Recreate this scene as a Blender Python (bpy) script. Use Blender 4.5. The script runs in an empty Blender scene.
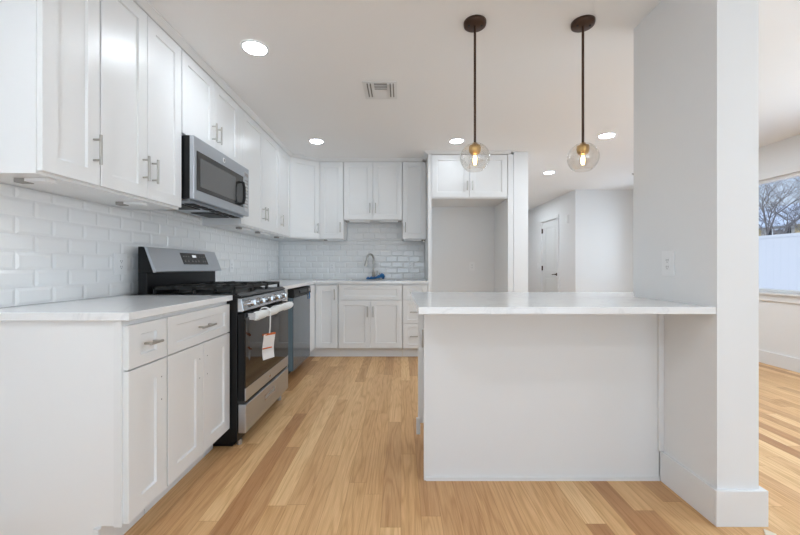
import bpy, bmesh, math, random
from mathutils import Vector, Matrix
C = bpy.context.scene.collection
S = bpy.context.scene
R = random.Random(7)
PI = math.pi

# ------------------------------------------------------------------ camera
F, H = 366.0, 1.085
cd = bpy.data.cameras.new('camera'); cam = bpy.data.objects.new('camera', cd); C.objects.link(cam)
cam.location = (0, 0, H); cam.rotation_euler = (PI/2, 0, 0)
cd.sensor_width = 36; cd.lens = F/800*36; cd.clip_start = .05; cd.clip_end = 300
cd.shift_x = -1/800; cd.shift_y = -1/800
S.camera = cam
# ------------------------------------------------------------------ view, world, sun, added fill lights
S.view_settings.view_transform = 'Standard'; S.view_settings.look = 'None'
S.view_settings.gamma = 1; S.view_settings.exposure = 0.88; S.view_settings.use_curve_mapping = False
W = bpy.data.worlds.new('sky'); S.world = W; W.use_nodes = True
wn = W.node_tree.nodes; wl = W.node_tree.links
bg = wn['Background']; bg.inputs['Strength'].default_value = 0.58
wt = wn.new('ShaderNodeTexCoord'); ws = wn.new('ShaderNodeSeparateXYZ'); wr = wn.new('ShaderNodeValToRGB')
wl.new(wt.outputs['Generated'], ws.inputs[0]); wl.new(ws.outputs['Z'], wr.inputs[0]); wl.new(wr.outputs[0], bg.inputs['Color'])
wr.color_ramp.elements[0].position = 0.0; wr.color_ramp.elements[0].color = (.72, .80, .90, 1)
wr.color_ramp.elements[1].position = .5; wr.color_ramp.elements[1].color = (.30, .50, .90, 1)
def area(name, loc, rot, sx, sy, power, col):
    l = bpy.data.lights.new(name, 'AREA'); l.shape = 'RECTANGLE'; l.size = sx; l.size_y = sy
    l.energy = power; l.color = col
    o = bpy.data.objects.new(name, l); C.objects.link(o); o.location = loc; o.rotation_euler = rot
    return o
DC = (.77, .90, 1)
area('added_fill_rear', (1.2, -3.95, .9), (PI/2+.9, 0, 0), 3.9, 2.0, 50, (.68, .85, 1))  # fill light added outside an unseen rear window, tilted up to brighten the ceiling
area('added_fill_side_near', (4.34, -.6, 1.42), (0, PI/2, 0), 1.5, 2.3, 8, DC)  # added fill light outside an unseen side window
area('added_fill_side_middle', (4.34, 1.9, 1.42), (0, PI/2, 0), 1.3, 1.9, 30, DC)  # fill light added for the side room and aisle, outside an unseen window
area('added_fill_side_far', (4.34, 5.55, 1.42), (0, PI/2, 0), 1.2, .9, 6.5, DC)  # fill light added to lift the hall and far ceiling, out of sight
sl_ = bpy.data.lights.new('sun', 'SUN'); sl_.energy = 0.8; sl_.angle = .02; sl_.color = (1, .96, .9)
so_ = bpy.data.objects.new('sun', sl_); C.objects.link(so_); so_.rotation_euler = Vector((-.65, .45, .60)).to_track_quat('Z', 'Y').to_euler()
# ------------------------------------------------------------------ materials
def lin(r, g, b):
    f = lambda c: (c/255/12.92) if c/255 <= .04045 else ((c/255+.055)/1.055)**2.4
    return (f(r), f(g), f(b), 1)
def mat(name, col, rough=.5, metal=0, spec=.5, emit=None, es=0, coat=0):
    m = bpy.data.materials.new(name); m.use_nodes = True
    b = m.node_tree.nodes['Principled BSDF']
    b.inputs['Base Color'].default_value = col if len(col) == 4 else (*col, 1)
    b.inputs['Roughness'].default_value = rough; b.inputs['Metallic'].default_value = metal
    b.inputs['Specular IOR Level'].default_value = spec; b.inputs['Coat Weight'].default_value = coat
    if emit: b.inputs['Emission Color'].default_value = emit; b.inputs['Emission Strength'].default_value = es
    # faint procedural unevenness
    n = m.node_tree.nodes.new('ShaderNodeTexNoise'); n.inputs['Scale'].default_value = 35
    t = m.node_tree.nodes.new('ShaderNodeTexCoord'); bp = m.node_tree.nodes.new('ShaderNodeBump')
    bp.inputs['Strength'].default_value = .03; bp.inputs['Distance'].default_value = .002
    m.node_tree.links.new(t.outputs['Object'], n.inputs['Vector']); m.node_tree.links.new(n.outputs['Fac'], bp.inputs['Height'])
    m.node_tree.links.new(bp.outputs[0], b.inputs['Normal'])
    return m
M = {}
M['wall'] = mat('wall_paint', (.84, .84, .84), .75, spec=.3)
M['ceil'] = mat('ceiling_paint', (.935, .935, .935), .9, spec=.1)
M['trim'] = mat('trim_paint', (.82, .82, .82), .4)
M['cab'] = mat('cabinet_paint', (.85, .85, .848), .33)
M['tile'] = mat('white_tile', (.885, .885, .88), .09, spec=.5)
M['grout'] = mat('grout', (.80, .80, .80), .8)
M['steel'] = mat('stainless', (.53, .56, .60), .36, 1)
M['steel2'] = mat('polished_steel', (.64, .645, .66), .16, 1)
M['nickel'] = mat('brushed_nickel', (.50, .48, .45), .32, 1)
M['black'] = mat('black_enamel', (.007, .007, .0075), .30, spec=.3)
M['iron'] = mat('cast_iron', (.014, .0135, .013), .5, spec=.35)
M['gap'] = mat('dark_recess', (.03, .03, .03), .7)
M['blackglass'] = mat('oven_glass', (.014, .011, .009), .05, spec=.45)
M['mwglass'] = mat('microwave_glass', (.035, .035, .035), .12, spec=.5)
M['mwinner'] = mat('microwave_screen', (.12, .12, .12), .15, spec=.6)
M['film'] = mat('blue_film', (.10, .125, .15), .12, .2, spec=.8)
M['film2'] = mat('blue_film_edge', (.13, .20, .24), .35)
M['bronze'] = mat('bronze', (.07, .038, .025), .4, .5)
M['brass'] = mat('brass', (.62, .40, .15), .3, 1)
M['plate'] = mat('outlet_plastic', (.88, .88, .88), .3)
M['slot'] = mat('outlet_slot', (.05, .05, .05), .6)
M['blue'] = mat('blue_plastic', (.025, .17, .42), .35)
M['wrap'] = mat('white_foam_wrap', (.82, .82, .80), .45)
M['paper'] = mat('paper', (.84, .83, .82), .7)
M['orange'] = mat('orange_ink', (.62, .14, .03), .7)
M['grey'] = mat('grey_plastic', (.33, .31, .29), .5)
M['ventdark'] = mat('vent_dark', (.25, .24, .23), .8)
M['vinyl'] = mat('fence_vinyl', (.86, .84, .82), .6)
M['snow'] = mat('snow', (.85, .87, .92), .9)
M['bark'] = mat('bark', (.26, .21, .18), .9)
M['shim'] = mat('pale_wood', (.78, .68, .55), .7)
M['doorpaint'] = mat('door_paint', (.76, .76, .75), .45)
M['lamp'] = mat('lamp_disc', (1, 1, 1), .5, emit=(.82, .915, 1, 1), es=150)
M['lamp1'] = mat('lamp_disc_soft', (1, 1, 1), .5, emit=(.82, .915, 1, 1), es=52)
M['lamp2'] = mat('lamp_disc_dim', (1, 1, 1), .5, emit=(.82, .915, 1, 1), es=22)
M['fil'] = mat('filament', (1, .8, .5), .5, emit=(1, .72, .36, 1), es=7)
M['clock'] = mat('clock_digits', (.8, .8, .8), .5, emit=(.9, .95, 1, 1), es=.2)
M['spotled'] = mat('led_dot', (1, .9, .7), .5, emit=(1, .85, .6, 1), es=8)

def glass_mat(name, tint, fac_scale=1.0, rough=.01, base=0.0):
    m = bpy.data.materials.new(name); m.use_nodes = True
    nt = m.node_tree; nt.nodes.clear()
    o = nt.nodes.new('ShaderNodeOutputMaterial'); mx = nt.nodes.new('ShaderNodeMixShader')
    tr = nt.nodes.new('ShaderNodeBsdfTransparent'); gl = nt.nodes.new('ShaderNodeBsdfGlossy'); fr = nt.nodes.new('ShaderNodeLayerWeight')
    tr.inputs[0].default_value = (*tint, 1); gl.inputs['Roughness'].default_value = rough
    fr.inputs[0].default_value = .5
    mt = nt.nodes.new('ShaderNodeMath'); mt.operation = 'MULTIPLY_ADD'; mt.inputs[1].default_value = fac_scale; mt.inputs[2].default_value = base
    pw = nt.nodes.new('ShaderNodeMath'); pw.operation = 'POWER'; pw.inputs[1].default_value = 4
    nt.links.new(fr.outputs['Facing'], pw.inputs[0]); nt.links.new(pw.outputs[0], mt.inputs[0]); nt.links.new(mt.outputs[0], mx.inputs[0])
    nt.links.new(tr.outputs[0], mx.inputs[1]); nt.links.new(gl.outputs[0], mx.inputs[2]); nt.links.new(mx.outputs[0], o.inputs[0])
    return m
M['pane'] = glass_mat('window_glass', (.97, .98, .98), .8, .01, .04)
M['globe'] = glass_mat('clear_glass', (.985, .975, .96), .5, .08, .07)

class NT:
    def __init__(s, m): s.t = m.node_tree; s.b = s.t.nodes['Principled BSDF']
    def n(s, ty, **k):
        x = s.t.nodes.new('ShaderNode'+ty)
        for a, v in k.items(): setattr(x, a, v)
        return x
    def l(s, a, b): s.t.links.new(a, b)
    def m(s, op, a, b=None, c=None):
        x = s.n('Math', operation=op)
        for i, v in enumerate((a, b, c)):
            if v is None: continue
            if isinstance(v, (int, float)): x.inputs[i].default_value = v
            else: s.l(v, x.inputs[i])
        return x.outputs[0]
def wood():
    m = bpy.data.materials.new('oak_floor'); m.use_nodes = True; k = NT(m)
    tc = k.n('TexCoord'); sp = k.n('SeparateXYZ'); k.l(tc.outputs['Object'], sp.inputs[0])
    X, Y = sp.outputs[0], sp.outputs[1]
    wd = .0865
    u = k.m('DIVIDE', X, wd); col = k.m('FLOOR', u); fu = k.m('FRACT', u)
    w1 = k.n('TexWhiteNoise', noise_dimensions='1D'); k.l(col, w1.inputs['W'])
    L = k.m('MULTIPLY_ADD', w1.outputs['Value'], .8, .9)
    w2 = k.n('TexWhiteNoise', noise_dimensions='1D'); k.l(k.m('ADD', col, 31.7), w2.inputs['W'])
    v = k.m('ADD', k.m('DIVIDE', Y, L), k.m('MULTIPLY', w2.outputs['Value'], 13)); row = k.m('FLOOR', v); fv = k.m('FRACT', v)
    cb = k.n('CombineXYZ'); k.l(col, cb.inputs[0]); k.l(row, cb.inputs[1])
    w3 = k.n('TexWhiteNoise', noise_dimensions='2D'); k.l(cb.outputs[0], w3.inputs['Vector'])
    rnd = w3.outputs['Value']
    # grain coordinates
    g = k.n('CombineXYZ'); k.l(k.m('MULTIPLY', X, 1), g.inputs[0]); k.l(k.m('MULTIPLY', Y, .075), g.inputs[1]); k.l(k.m('MULTIPLY', rnd, 40), g.inputs[2])
    n1 = k.n('TexNoise'); n1.inputs['Scale'].default_value = 9; n1.inputs['Detail'].default_value = 2; k.l(g.outputs[0], n1.inputs['Vector'])
    rings = k.m('SINE', k.m('MULTIPLY', n1.outputs['Fac'], 75))
    rings = k.m('POWER', k.m('MULTIPLY_ADD', rings, .5, .5), 3)
    g2 = k.n('CombineXYZ'); k.l(k.m('MULTIPLY', X, 1), g2.inputs[0]); k.l(k.m('MULTIPLY', Y, .03), g2.inputs[1]); k.l(k.m('MULTIPLY', rnd, 40), g2.inputs[2])
    n2 = k.n('TexNoise'); n2.inputs['Scale'].default_value = 260; n2.inputs['Detail'].default_value = 3; k.l(g2.outputs[0], n2.inputs['Vector'])
    n3 = k.n('TexNoise'); n3.inputs['Scale'].default_value = 5; k.l(g.outputs[0], n3.inputs['Vector'])
    cr = k.n('ValToRGB'); k.l(rnd, cr.inputs[0]); e = cr.color_ramp.elements
    e[0].position = 0; e[0].color = (.47, .235, .10, 1)
    e[1].position = 1; e[1].color = (.76, .49, .24, 1)
    for p, c in ((.14, (.55, .30, .135, 1)), (.4, (.65, .375, .17, 1)), (.75, (.70, .42, .195, 1))):
        x = e.new(p); x.color = c
    val = k.m('SUBTRACT', 1.09, k.m('MULTIPLY', rings, .17))
    val = k.m('SUBTRACT', val, k.m('MULTIPLY', k.m('SUBTRACT', n2.outputs['Fac'], .5), .6))
    val = k.m('ADD', val, k.m('MULTIPLY', k.m('SUBTRACT', n3.outputs['Fac'], .5), .35))
    ex = k.m('MINIMUM', fu, k.m('SUBTRACT', 1, fu)); ey = k.m('MULTIPLY', k.m('MINIMUM', fv, k.m('SUBTRACT', 1, fv)), 10)
    seam = k.m('LESS_THAN', k.m('MINIMUM', ex, ey), .012)
    val = k.m('MULTIPLY', val, k.m('SUBTRACT', 1, k.m('MULTIPLY', seam, .28)))
    vm = k.n('VectorMath', operation='MULTIPLY'); vc = k.n('CombineXYZ')
    k.l(k.m('POWER', val, .8), vc.inputs[0]); k.l(k.m('POWER', val, 1.15), vc.inputs[1]); k.l(k.m('POWER', val, 1.6), vc.inputs[2])
    k.l(cr.outputs[0], vm.inputs[0]); k.l(vc.outputs[0], vm.inputs[1])
    k.l(vm.outputs[0], k.b.inputs['Base Color'])
    k.b.inputs['Roughness'].default_value = .40; k.b.inputs['Specular IOR Level'].default_value = .3
    return m
M['wood'] = wood()
def quartz():
    m = bpy.data.materials.new('white_quartz'); m.use_nodes = True; k = NT(m)
    tc = k.n('TexCoord'); n1 = k.n('TexNoise'); n1.inputs['Scale'].default_value = 2.2; n1.inputs['Detail'].default_value = 6; n1.inputs['Distortion'].default_value = 1.2
    k.l(tc.outputs['Object'], n1.inputs['Vector'])
    a = k.m('ABSOLUTE', k.m('SUBTRACT', n1.outputs['Fac'], .5))
    cr = k.n('ValToRGB'); k.l(a, cr.inputs[0]); e = cr.color_ramp.elements
    e[0].position = 0; e[0].color = (.79, .79, .793, 1); e[1].position = .022; e[1].color = (.86, .86, .86, 1)
    k.l(cr.outputs[0], k.b.inputs['Base Color']); k.b.inputs['Roughness'].default_value = .13
    return m
M['quartz'] = quartz()
def brick():
    m = bpy.data.materials.new('yellow_brick'); m.use_nodes = True; k = NT(m)
    b = k.n('TexBrick'); b.inputs['Color1'].default_value = (.62, .48, .25, 1); b.inputs['Color2'].default_value = (.52, .39, .2, 1)
    b.inputs['Mortar'].default_value = (.5, .45, .38, 1); b.inputs['Scale'].default_value = 4
    tc = k.n('TexCoord'); k.l(tc.outputs['Generated'], b.inputs[0]); k.l(b.outputs[0], k.b.inputs['Base Color']); k.b.inputs['Roughness'].default_value = .9
    return m
M['brick'] = brick()

# ------------------------------------------------------------------ mesh helpers
class MB:
    def __init__(s): s.v = []; s.f = []; s.sm = []
    def add(s, vs, fs, smooth=False, T=None):
        o = len(s.v)
        s.v += [tuple(T @ Vector(v)) if T else tuple(v) for v in vs]
        s.f += [tuple(i+o for i in f) for f in fs]; s.sm += [smooth]*len(fs)
        return s
    def box(s, x0, x1, y0, y1, z0, z1, T=None):
        x0, x1 = sorted((x0, x1)); y0, y1 = sorted((y0, y1)); z0, z1 = sorted((z0, z1))
        vs = [(x0,y0,z0),(x1,y0,z0),(x1,y1,z0),(x0,y1,z0),(x0,y0,z1),(x1,y0,z1),(x1,y1,z1),(x0,y1,z1)]
        return s.add(vs, [(0,3,2,1),(4,5,6,7),(0,1,5,4),(1,2,6,5),(2,3,7,6),(3,0,4,7)], False, T)
    def tube(s, pts, r, n=12, caps=True, smooth=True):
        pts = [Vector(p) for p in pts]; rs = r if isinstance(r, (list, tuple)) else [r]*len(pts)
        rings = []; prev = None
        for i, p in enumerate(pts):
            d = (pts[min(i+1, len(pts)-1)] - pts[max(i-1, 0)]).normalized()
            if prev is None:
                a = Vector((0,0,1)) if abs(d.z) < .9 else Vector((1,0,0))
                u = d.cross(a).normalized()
            else:
                u = (prev - d*prev.dot(d)).normalized()
            w = d.cross(u); prev = u
            rings.append([p + (u*math.cos(2*PI*j/n) + w*math.sin(2*PI*j/n))*rs[i] for j in range(n)])
        vs = [v for g in rings for v in g]; fs = []
        for i in range(len(pts)-1):
            for j in range(n):
                fs.append((i*n+j, i*n+(j+1)%n, (i+1)*n+(j+1)%n, (i+1)*n+j))
        s.add(vs, fs, smooth)
        if caps:
            s.add(rings[0], [tuple(range(n-1, -1, -1))]); s.add(rings[-1], [tuple(range(n))])
        return s
    def lathe(s, prof, c, n=32, smooth=True, axis='z'):
        vs = []; fs = []
        for r, z in prof:
            for j in range(n):
                a = 2*PI*j/n; p = (r*math.cos(a), r*math.sin(a), z)
                if axis == 'x': p = (p[2], p[0], p[1])
                if axis == 'y': p = (p[0], p[2], p[1])
                vs.append((p[0]+c[0], p[1]+c[1], p[2]+c[2]))
        for i in range(len(prof)-1):
            for j in range(n): fs.append((i*n+j, i*n+(j+1)%n, (i+1)*n+(j+1)%n, (i+1)*n+j))
        return s.add(vs, fs, smooth)
    def prism(s, poly, z0, z1):      # polygon in xy extruded in z
        n = len(poly); vs = [(x, y, z0) for x, y in poly] + [(x, y, z1) for x, y in poly]
        fs = [tuple(range(n-1, -1, -1)), tuple(range(n, 2*n))] + [(i, (i+1)%n, n+(i+1)%n, n+i) for i in range(n)]
        return s.add(vs, fs)
    def prismY(s, poly, y0, y1):     # polygon in xz extruded in y
        n = len(poly); vs = [(x, y0, z) for x, z in poly] + [(x, y1, z) for x, z in poly]
        fs = [tuple(range(n)), tuple(range(2*n-1, n-1, -1))] + [(i, n+i, n+(i+1)%n, (i+1)%n) for i in range(n)]
        return s.add(vs, fs)
    def build(s, name, m, parent=None, bevel=0, **props):
        off = Vector(parent.get('_w', (0,0,0))) if parent else Vector((0,0,0))
        me = bpy.data.meshes.new(name)
        me.from_pydata([tuple(Vector(v)-off) for v in s.v], [], s.f)
        for p, f in zip(me.polygons, s.sm): p.use_smooth = f
        bm = bmesh.new(); bm.from_mesh(me); bmesh.ops.recalc_face_normals(bm, faces=bm.faces); bm.to_mesh(me); bm.free()
        me.materials.append(m); me.update()
        o = bpy.data.objects.new(name, me); C.objects.link(o)
        if parent: o.parent = parent
        o['_w'] = tuple(off)
        if bevel:
            b = o.modifiers.new('bevel', 'BEVEL'); b.width = bevel; b.segments = 2; b.limit_method = 'ANGLE'; b.angle_limit = .6
        for k_, v_ in props.items(): o[k_] = v_
        return o
def bx(*a): return MB().box(*a)
def tag(o, label, cat, group=None):
    o['label'] = label; o['category'] = cat
    if group: o['group'] = group
    return o
def thing(name, loc, label, cat, group=None):
    o = bpy.data.objects.new(name, None); C.objects.link(o); o.location = loc; o['_w'] = tuple(loc)
    o.empty_display_size = .1
    return tag(o, label, cat, group)
def struct(name, mb, m, bevel=0):
    o = mb.build(name, m, None, bevel); o['kind'] = 'structure'; return o

def frame_T(P, u, n):                # local (a along u, c along n, b up) -> world
    u = Vector(u).normalized(); n = Vector(n).normalized()
    T = Matrix.Identity(4)
    T.col[0][:3] = u; T.col[1][:3] = n; T.col[2][:3] = (0,0,1); T.col[3][:3] = P
    return T
def shaker(P, u, n, w, h, parent, rail=.062, vr=None, t=.02, dep=.009, name='door', m=None):
    """P = lower corner on the carcass plane; front face is t out along n"""
    vr = vr or rail; T = frame_T(P, u, n); b = .004
    o = [(0,0),(w,0),(w,h),(0,h)]; i = [(rail,vr),(w-rail,vr),(w-rail,h-vr),(rail,h-vr)]
    j = [(rail+b,vr+b),(w-rail-b,vr+b),(w-rail-b,h-vr-b),(rail+b,h-vr-b)]
    vs = [(a,0,c) for a,c in o] + [(a,t-.0015,c) for a,c in o] + \
         [(a+(.0015 if a == 0 else -.0015), t, c+(.0015 if c == 0 else -.0015)) for a,c in o] + \
         [(a,t,c) for a,c in i] + [(a,t-dep,c) for a,c in j]
    fs = [(3,2,1,0)]
    for g in (0, 4, 8, 12):
        for k in range(4): fs.append((g+k, g+(k+1)%4, g+4+(k+1)%4, g+4+k))
    fs.append((16,17,18,19))
    mb = MB().add(vs, fs, False, T)
    return mb.build(name, m or M['cab'], parent)
def pull(c, ax, n, parent, L=.128, off=.032, name='handle'):
    c = Vector(c); ax = Vector(ax).normalized(); n = Vector(n).normalized(); e = ax*L/2
    q = MB(); q.tube([c+n*off-e, c+n*off+e], .006, 12)
    for sgn in (-.7, .7): q.tube([c+ax*L/2*sgn, c+ax*L/2*sgn+n*off], .0048, 10)
    return q.build(name, M['nickel'], parent)

XW, XE = -1.655, 4.08          # left and right walls
YB = 4.95; ZC = 2.44; YR = -3.5
# ------------------------------------------------------------------ structure
struct('floor', bx(XW-.12, XE+.12, YR-.12, 9.35, -.08, 0), M['wood'])
struct('ceiling', bx(XW-.12, XE+.12, YR-.12, 9.35, ZC, ZC+.1), M['ceil'])
wl_ = struct('wall_left', bx(XW-.12, XW, YR, YB, 0, ZC), M['wall'])
wb_ = struct('wall_back', bx(XW-.12, 1.334, YB, YB+.12, 0, ZC), M['wall'])
struct('wall_hall_left', bx(1.334, 1.505, 4.33, 9.2, 0, ZC), M['wall'])
struct('wall_hall_end', bx(1.334, 3.2, 9.2, 9.32, 0, ZC), M['wall'])
DY0, DY1, DZ = 7.16, 7.98, 2.04      # hall door opening
struct('wall_hall_right', MB().box(3.07, 3.2, 6.44, DY0, 0, ZC).box(3.07, 3.2, DY1, 9.2, 0, ZC).box(3.07, 3.2, DY0, DY1, DZ, ZC), M['wall'])
struct('wall_far', bx(3.2, XE+.12, 6.44, 6.56, 0, ZC), M['wall'])
W5 = (5.05, 6.05, .80, 2.06); W4 = (.95, 2.85, .80, 2.06); W1 = (3.15, 4.75, .80, 2.06); W3 = (-1.75, .55, .72, 2.12)  # apart from the visible window, these openings are added for fill light
q = MB()
for y0, y1 in ((YR, W3[0]), (W3[1], W4[0]), (W4[1], W1[0]), (W1[1], W5[0]), (W5[1], 6.44)): q.box(XE, XE+.12, y0, y1, 0, ZC)
for w in (W1, W3, W4, W5): q.box(XE, XE+.12, w[0], w[1], 0, w[2]); q.box(XE, XE+.12, w[0], w[1], w[3], ZC)
struct('wall_right', q, M['wall'])
q = MB().box(XW-.12, -.75, YR-.12, YR, 0, ZC).box(3.15, XE+.12, YR-.12, YR, 0, ZC).box(-.75, 3.15, YR-.12, YR, 0, .25).box(-.75, 3.15, YR-.12, YR, 2.35, ZC)
struct('wall_rear', q, M['wall'])
struct('wall_pillar', bx(1.328, 1.503, 1.538, 2.09, 0, ZC), M['wall'])
q = MB().box(1.313, 1.530, 1.523, 1.538, 0, .15).box(1.313, 1.328, 1.538, 1.857, 0, .15).box(1.503, 1.530, 1.538, 2.09, 0, .15)
struct('baseboard_pillar', q, M['trim'], .002)
struct('baseboard_right', bx(XE-.016, XE, YR, 6.42, 0, .14), M['trim'], .002)
struct('baseboard_far', bx(3.07, XE-.016, 6.424, 6.44, 0, .14), M['trim'], .002)
struct('baseboard_hall', MB().box(3.054, 3.07, 6.424, DY0-.065, 0, .14).box(3.054, 3.07, DY1+.065, 9.2, 0, .14), M['trim'], .002)
# windows
def window(name, y0, y1, z0, z1, rear=False):
    x = XE
    fr = MB(); a = .035
    for (b0, b1, c0, c1) in ((y0, y1, z0, z0+a), (y0, y1, z1-a, z1), (y0, y0+a, z0+a, z1-a), (y1-a, y1, z0+a, z1-a)):
        fr.box(x+.03, x+.09, b0, b1, c0, c1)
    o = struct(name, fr, M['trim'])
    g = bx(x+.055, x+.06, y0+a, y1-a, z0+a, z1-a).build('pane', M['pane'], o)
    cs = MB(); c = .06
    cs.box(x-.018, x, y0-c, y1+c, z1, z1+c); cs.box(x-.018, x, y0-c, y0, z0, z1); cs.box(x-.018, x, y1, y1+c, z0, z1)
    cs.box(x-.018, x, y0-c, y1+c, z0-.095, z0-.022)
    cs.build('casing', M['trim'], o, .002)
    bx(x-.045, x+.03, y0-c-.02, y1+c+.02, z0-.022, z0).build('window_sill', M['trim'], o, .003)
    return o
window('window_1', *W1); window('added_window_2', *W3); window('added_window_4', *W4); window('added_window_5', *W5)  # every window after the first is unseen, added to let in fill light
q = MB(); y = YR
for a0, a1, c0, c1 in ((-.75, 3.15, .25, .31), (-.75, 3.15, 2.29, 2.35), (-.75, -.69, .31, 2.29), (3.09, 3.15, .31, 2.29), (1.17, 1.23, .31, 2.29)): q.box(a0, a1, y-.09, y-.03, c0, c1)
o = struct('added_window_3', q, M['trim']); bx(-.69, 1.17, y-.062, y-.058, .31, 2.29).build('pane', M['pane'], o); bx(1.23, 3.09, y-.062, y-.058, .31, 2.29).build('pane', M['pane'], o)  # unseen rear window, added to let in fill light

# hall door
q = MB(); yy0, yy1 = DY0+.015, DY1-.015; xd = 3.085
T = frame_T((xd+.035, yy0, .008), (0,1,0), (-1,0,0)); wD = yy1-yy0; hD = DZ-.02
def door_leaf():
    st = .115
    panels = [(st, wD-st, .22, .87), (st, wD-st, 1.0, hD-.13)]
    mb = MB()
    mb.box(0, wD, 0, .027, 0, hD, T)
    # raised stiles and rails leave two sunk panels
    for a0, a1, c0, c1 in ((0, st, 0, hD), (wD-st, wD, 0, hD), (st, wD-st, 0, .22), (st, wD-st, .87, 1.0), (st, wD-st, hD-.13, hD)):
        mb.box(a0, a1, .027, .035, c0, c1, T)
    for a0, a1, c0, c1 in panels:
        mb.box(a0+.045, a1-.045, .027, .033, c0+.045, c1-.045, T)
    return mb
d1 = struct('door_1', door_leaf(), M['doorpaint'], .002)
cs = MB(); c = .06
cs.box(3.052, 3.07, DY0-c, DY0, 0, DZ+c).box(3.052, 3.07, DY1, DY1+c, 0, DZ+c).box(3.052, 3.07, DY0, DY1, DZ, DZ+c)
cs.box(3.07, 3.2, DY0, DY0+.012, 0, DZ).box(3.07, 3.2, DY1-.012, DY1, 0, DZ).box(3.07, 3.2, DY0+.012, DY1-.012, DZ-.01, DZ)
cs.build('door_casing', M['trim'], d1, .002)
for z in (.25, 1.0, 1.80): bx(3.062, 3.085, yy1-.012, yy1+.012, z, z+.10).build('hinge', M['bronze'], d1)
q = MB().lathe([(0, 0), (.03, 0), (.03, -.01), (.012, -.014), (.012, -.045), (0, -.045)], (xd, yy0+.07, .93), 20, axis='x')
q.tube([(xd-.04, yy0+.07, .93), (xd-.045, yy0+.12, .93), (xd-.043, yy0+.19, .925)], .009, 10)
q.build('door_handle', M['bronze'], d1)

# ------------------------------------------------------------------ backsplash tiles (bevelled, running bond)
def tiles(P, u, n, U0, U1, Z0, Z1, tw, th, ph, parent, z_start=.916, holes=()):
    T = frame_T(P, u, n); mb = MB(); g = .0012; row = 0; z = z_start
    mb2 = MB().box(U0, U1, .0005, .0035, Z0, Z1, T)
    while z < Z1:
        a = U0 - ((U0-ph-(tw/2 if row % 2 else 0)) % tw)
        while a < U1:
            x0, x1, b0, b1 = max(a, U0)+g, min(a+tw, U1)-g, max(z, Z0)+g, min(z+th, Z1)-g
            a += tw
            if x1-x0 < .012 or b1-b0 < .012: continue
            if any(x1 > h[0] and x0 < h[1] and b1 > h[2]+.01 and b0 < h[3] for h in holes): continue
            i = min(.013, (x1-x0)*.4, (b1-b0)*.4); lo, hi = .0042, .0078
            vs = [(x0,.003,b0),(x1,.003,b0),(x1,.003,b1),(x0,.003,b1),(x0,lo,b0),(x1,lo,b0),(x1,lo,b1),(x0,lo,b1),(x0+i,hi,b0+i),(x1-i,hi,b0+i),(x1-i,hi,b1-i),(x0+i,hi,b1-i)]
            mb.add(vs, [(0,1,5,4),(1,2,6,5),(2,3,7,6),(3,0,4,7),(4,5,9,8),(5,6,10,9),(6,7,11,10),(7,4,8,11),(8,9,10,11)], False, T)
        z += th; row += 1
    mb2.build('grout', M['grout'], parent)
    return mb.build('tile_backsplash', M['tile'], parent)
tiles((XW, 0, 0), (0,1,0), (1,0,0), 1.36, 4.94, .915, 1.428, .1695, .0772, 1.565, wl_)
tiles((XW, 0, 0), (0,1,0), (1,0,0), 2.2, 3.0, 1.43, 1.495, .1695, .0772, 1.565, wl_, z_start=.916+.0772*6)
tiles((0, YB, 0), (1,0,0), (0,-1,0), XW+.011, .318, .915, 1.428, .154, .0772, -.9, wb_)
tiles((0, YB, 0), (1,0,0), (0,-1,0), -.725, .02, 1.43, 1.66, .154, .0772, -.9, wb_, z_start=.916+.0772*6)

# ------------------------------------------------------------------ cabinets
ZT, ZB = .862, .121
def toe_body(poly, lab, poly_toe, cat='cabinet', loc=None):
    cx = sum(p[0] for p in poly)/len(poly); cy = sum(p[1] for p in poly)/len(poly)
    t = thing('base_cabinet', loc or (cx, cy, 0), lab, cat)
    MB().prism(poly, .115, .883).prism(poly_toe, 0, .115).build('body', M['cab'], t)
    return t
XD = -1.02; XB = XD-.02; XT = -1.122
# left run, near end
def left_base(y0, y1, label, doors, drawer, near=False):
    t = thing('base_cabinet', (-1.34, (y0+y1)/2, 0), label, 'cabinet')
    yt = y0+.002
    MB().box(XW+.001, XB, y0, y1, .115, .883).box(XW+.001, XT, yt, y1, 0, .115).build('body', M['cab'], t)
    if near:
        bx(XB-.028, XB+.001, y0-.008, y0, .115, .883).build('corner_stile', M['trim'], t, .001)
        bx(XT-.022, XT+.001, y0-.012, y0+.002, 0, .108).build('toe_board', M['trim'], t)
    g = .0035
    if drawer:
        d = shaker((XB, y0+g, .696), (0,1,0), (1,0,0), y1-y0-2*g, ZT-.696, t, rail=.058 if y1-y0 > .4 else .066, vr=.042, name='drawer')
        pull((XD, (y0+y1)/2, .779), (0,1,0), (1,0,0), d, L=.128 if y1-y0 > .4 else .072)
    top = .690 if drawer else ZT
    n = doors; w = (y1-y0-2*g-(n-1)*.003)/n
    for i in range(n):
        a = y0+g+i*(w+.003)
        d = shaker((XB, a, ZB), (0,1,0), (1,0,0), w, top-ZB, t, rail=.066)
        hy = a+w-.035 if (i == 0) else a+.035
        for z in (.52, .616): MB().tube([(XD-.004, hy, z), (XD+.0004, hy, z)], .0028, 8).build('screw_hole', M['slot'], d)
    return t
left_base(1.3675, 1.598, 'narrow white base cabinet at the near left end, drawer over one door', 1, True, True)
left_base(1.600, 2.183, 'white base cabinet left of the range, wide drawer over two doors', 2, True)
# hidden narrow cabinet between range and dishwasher
t = thing('base_cabinet', (-1.36, 3.25, 0), 'plain white base cabinet between the range and the dishwasher', 'cabinet')
MB().box(XW+.001, -1.075, 3.04, 3.468, .115, .883).box(XW+.001, XT, 3.04, 3.468, 0, .115).build('body', M['cab'], t)
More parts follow.
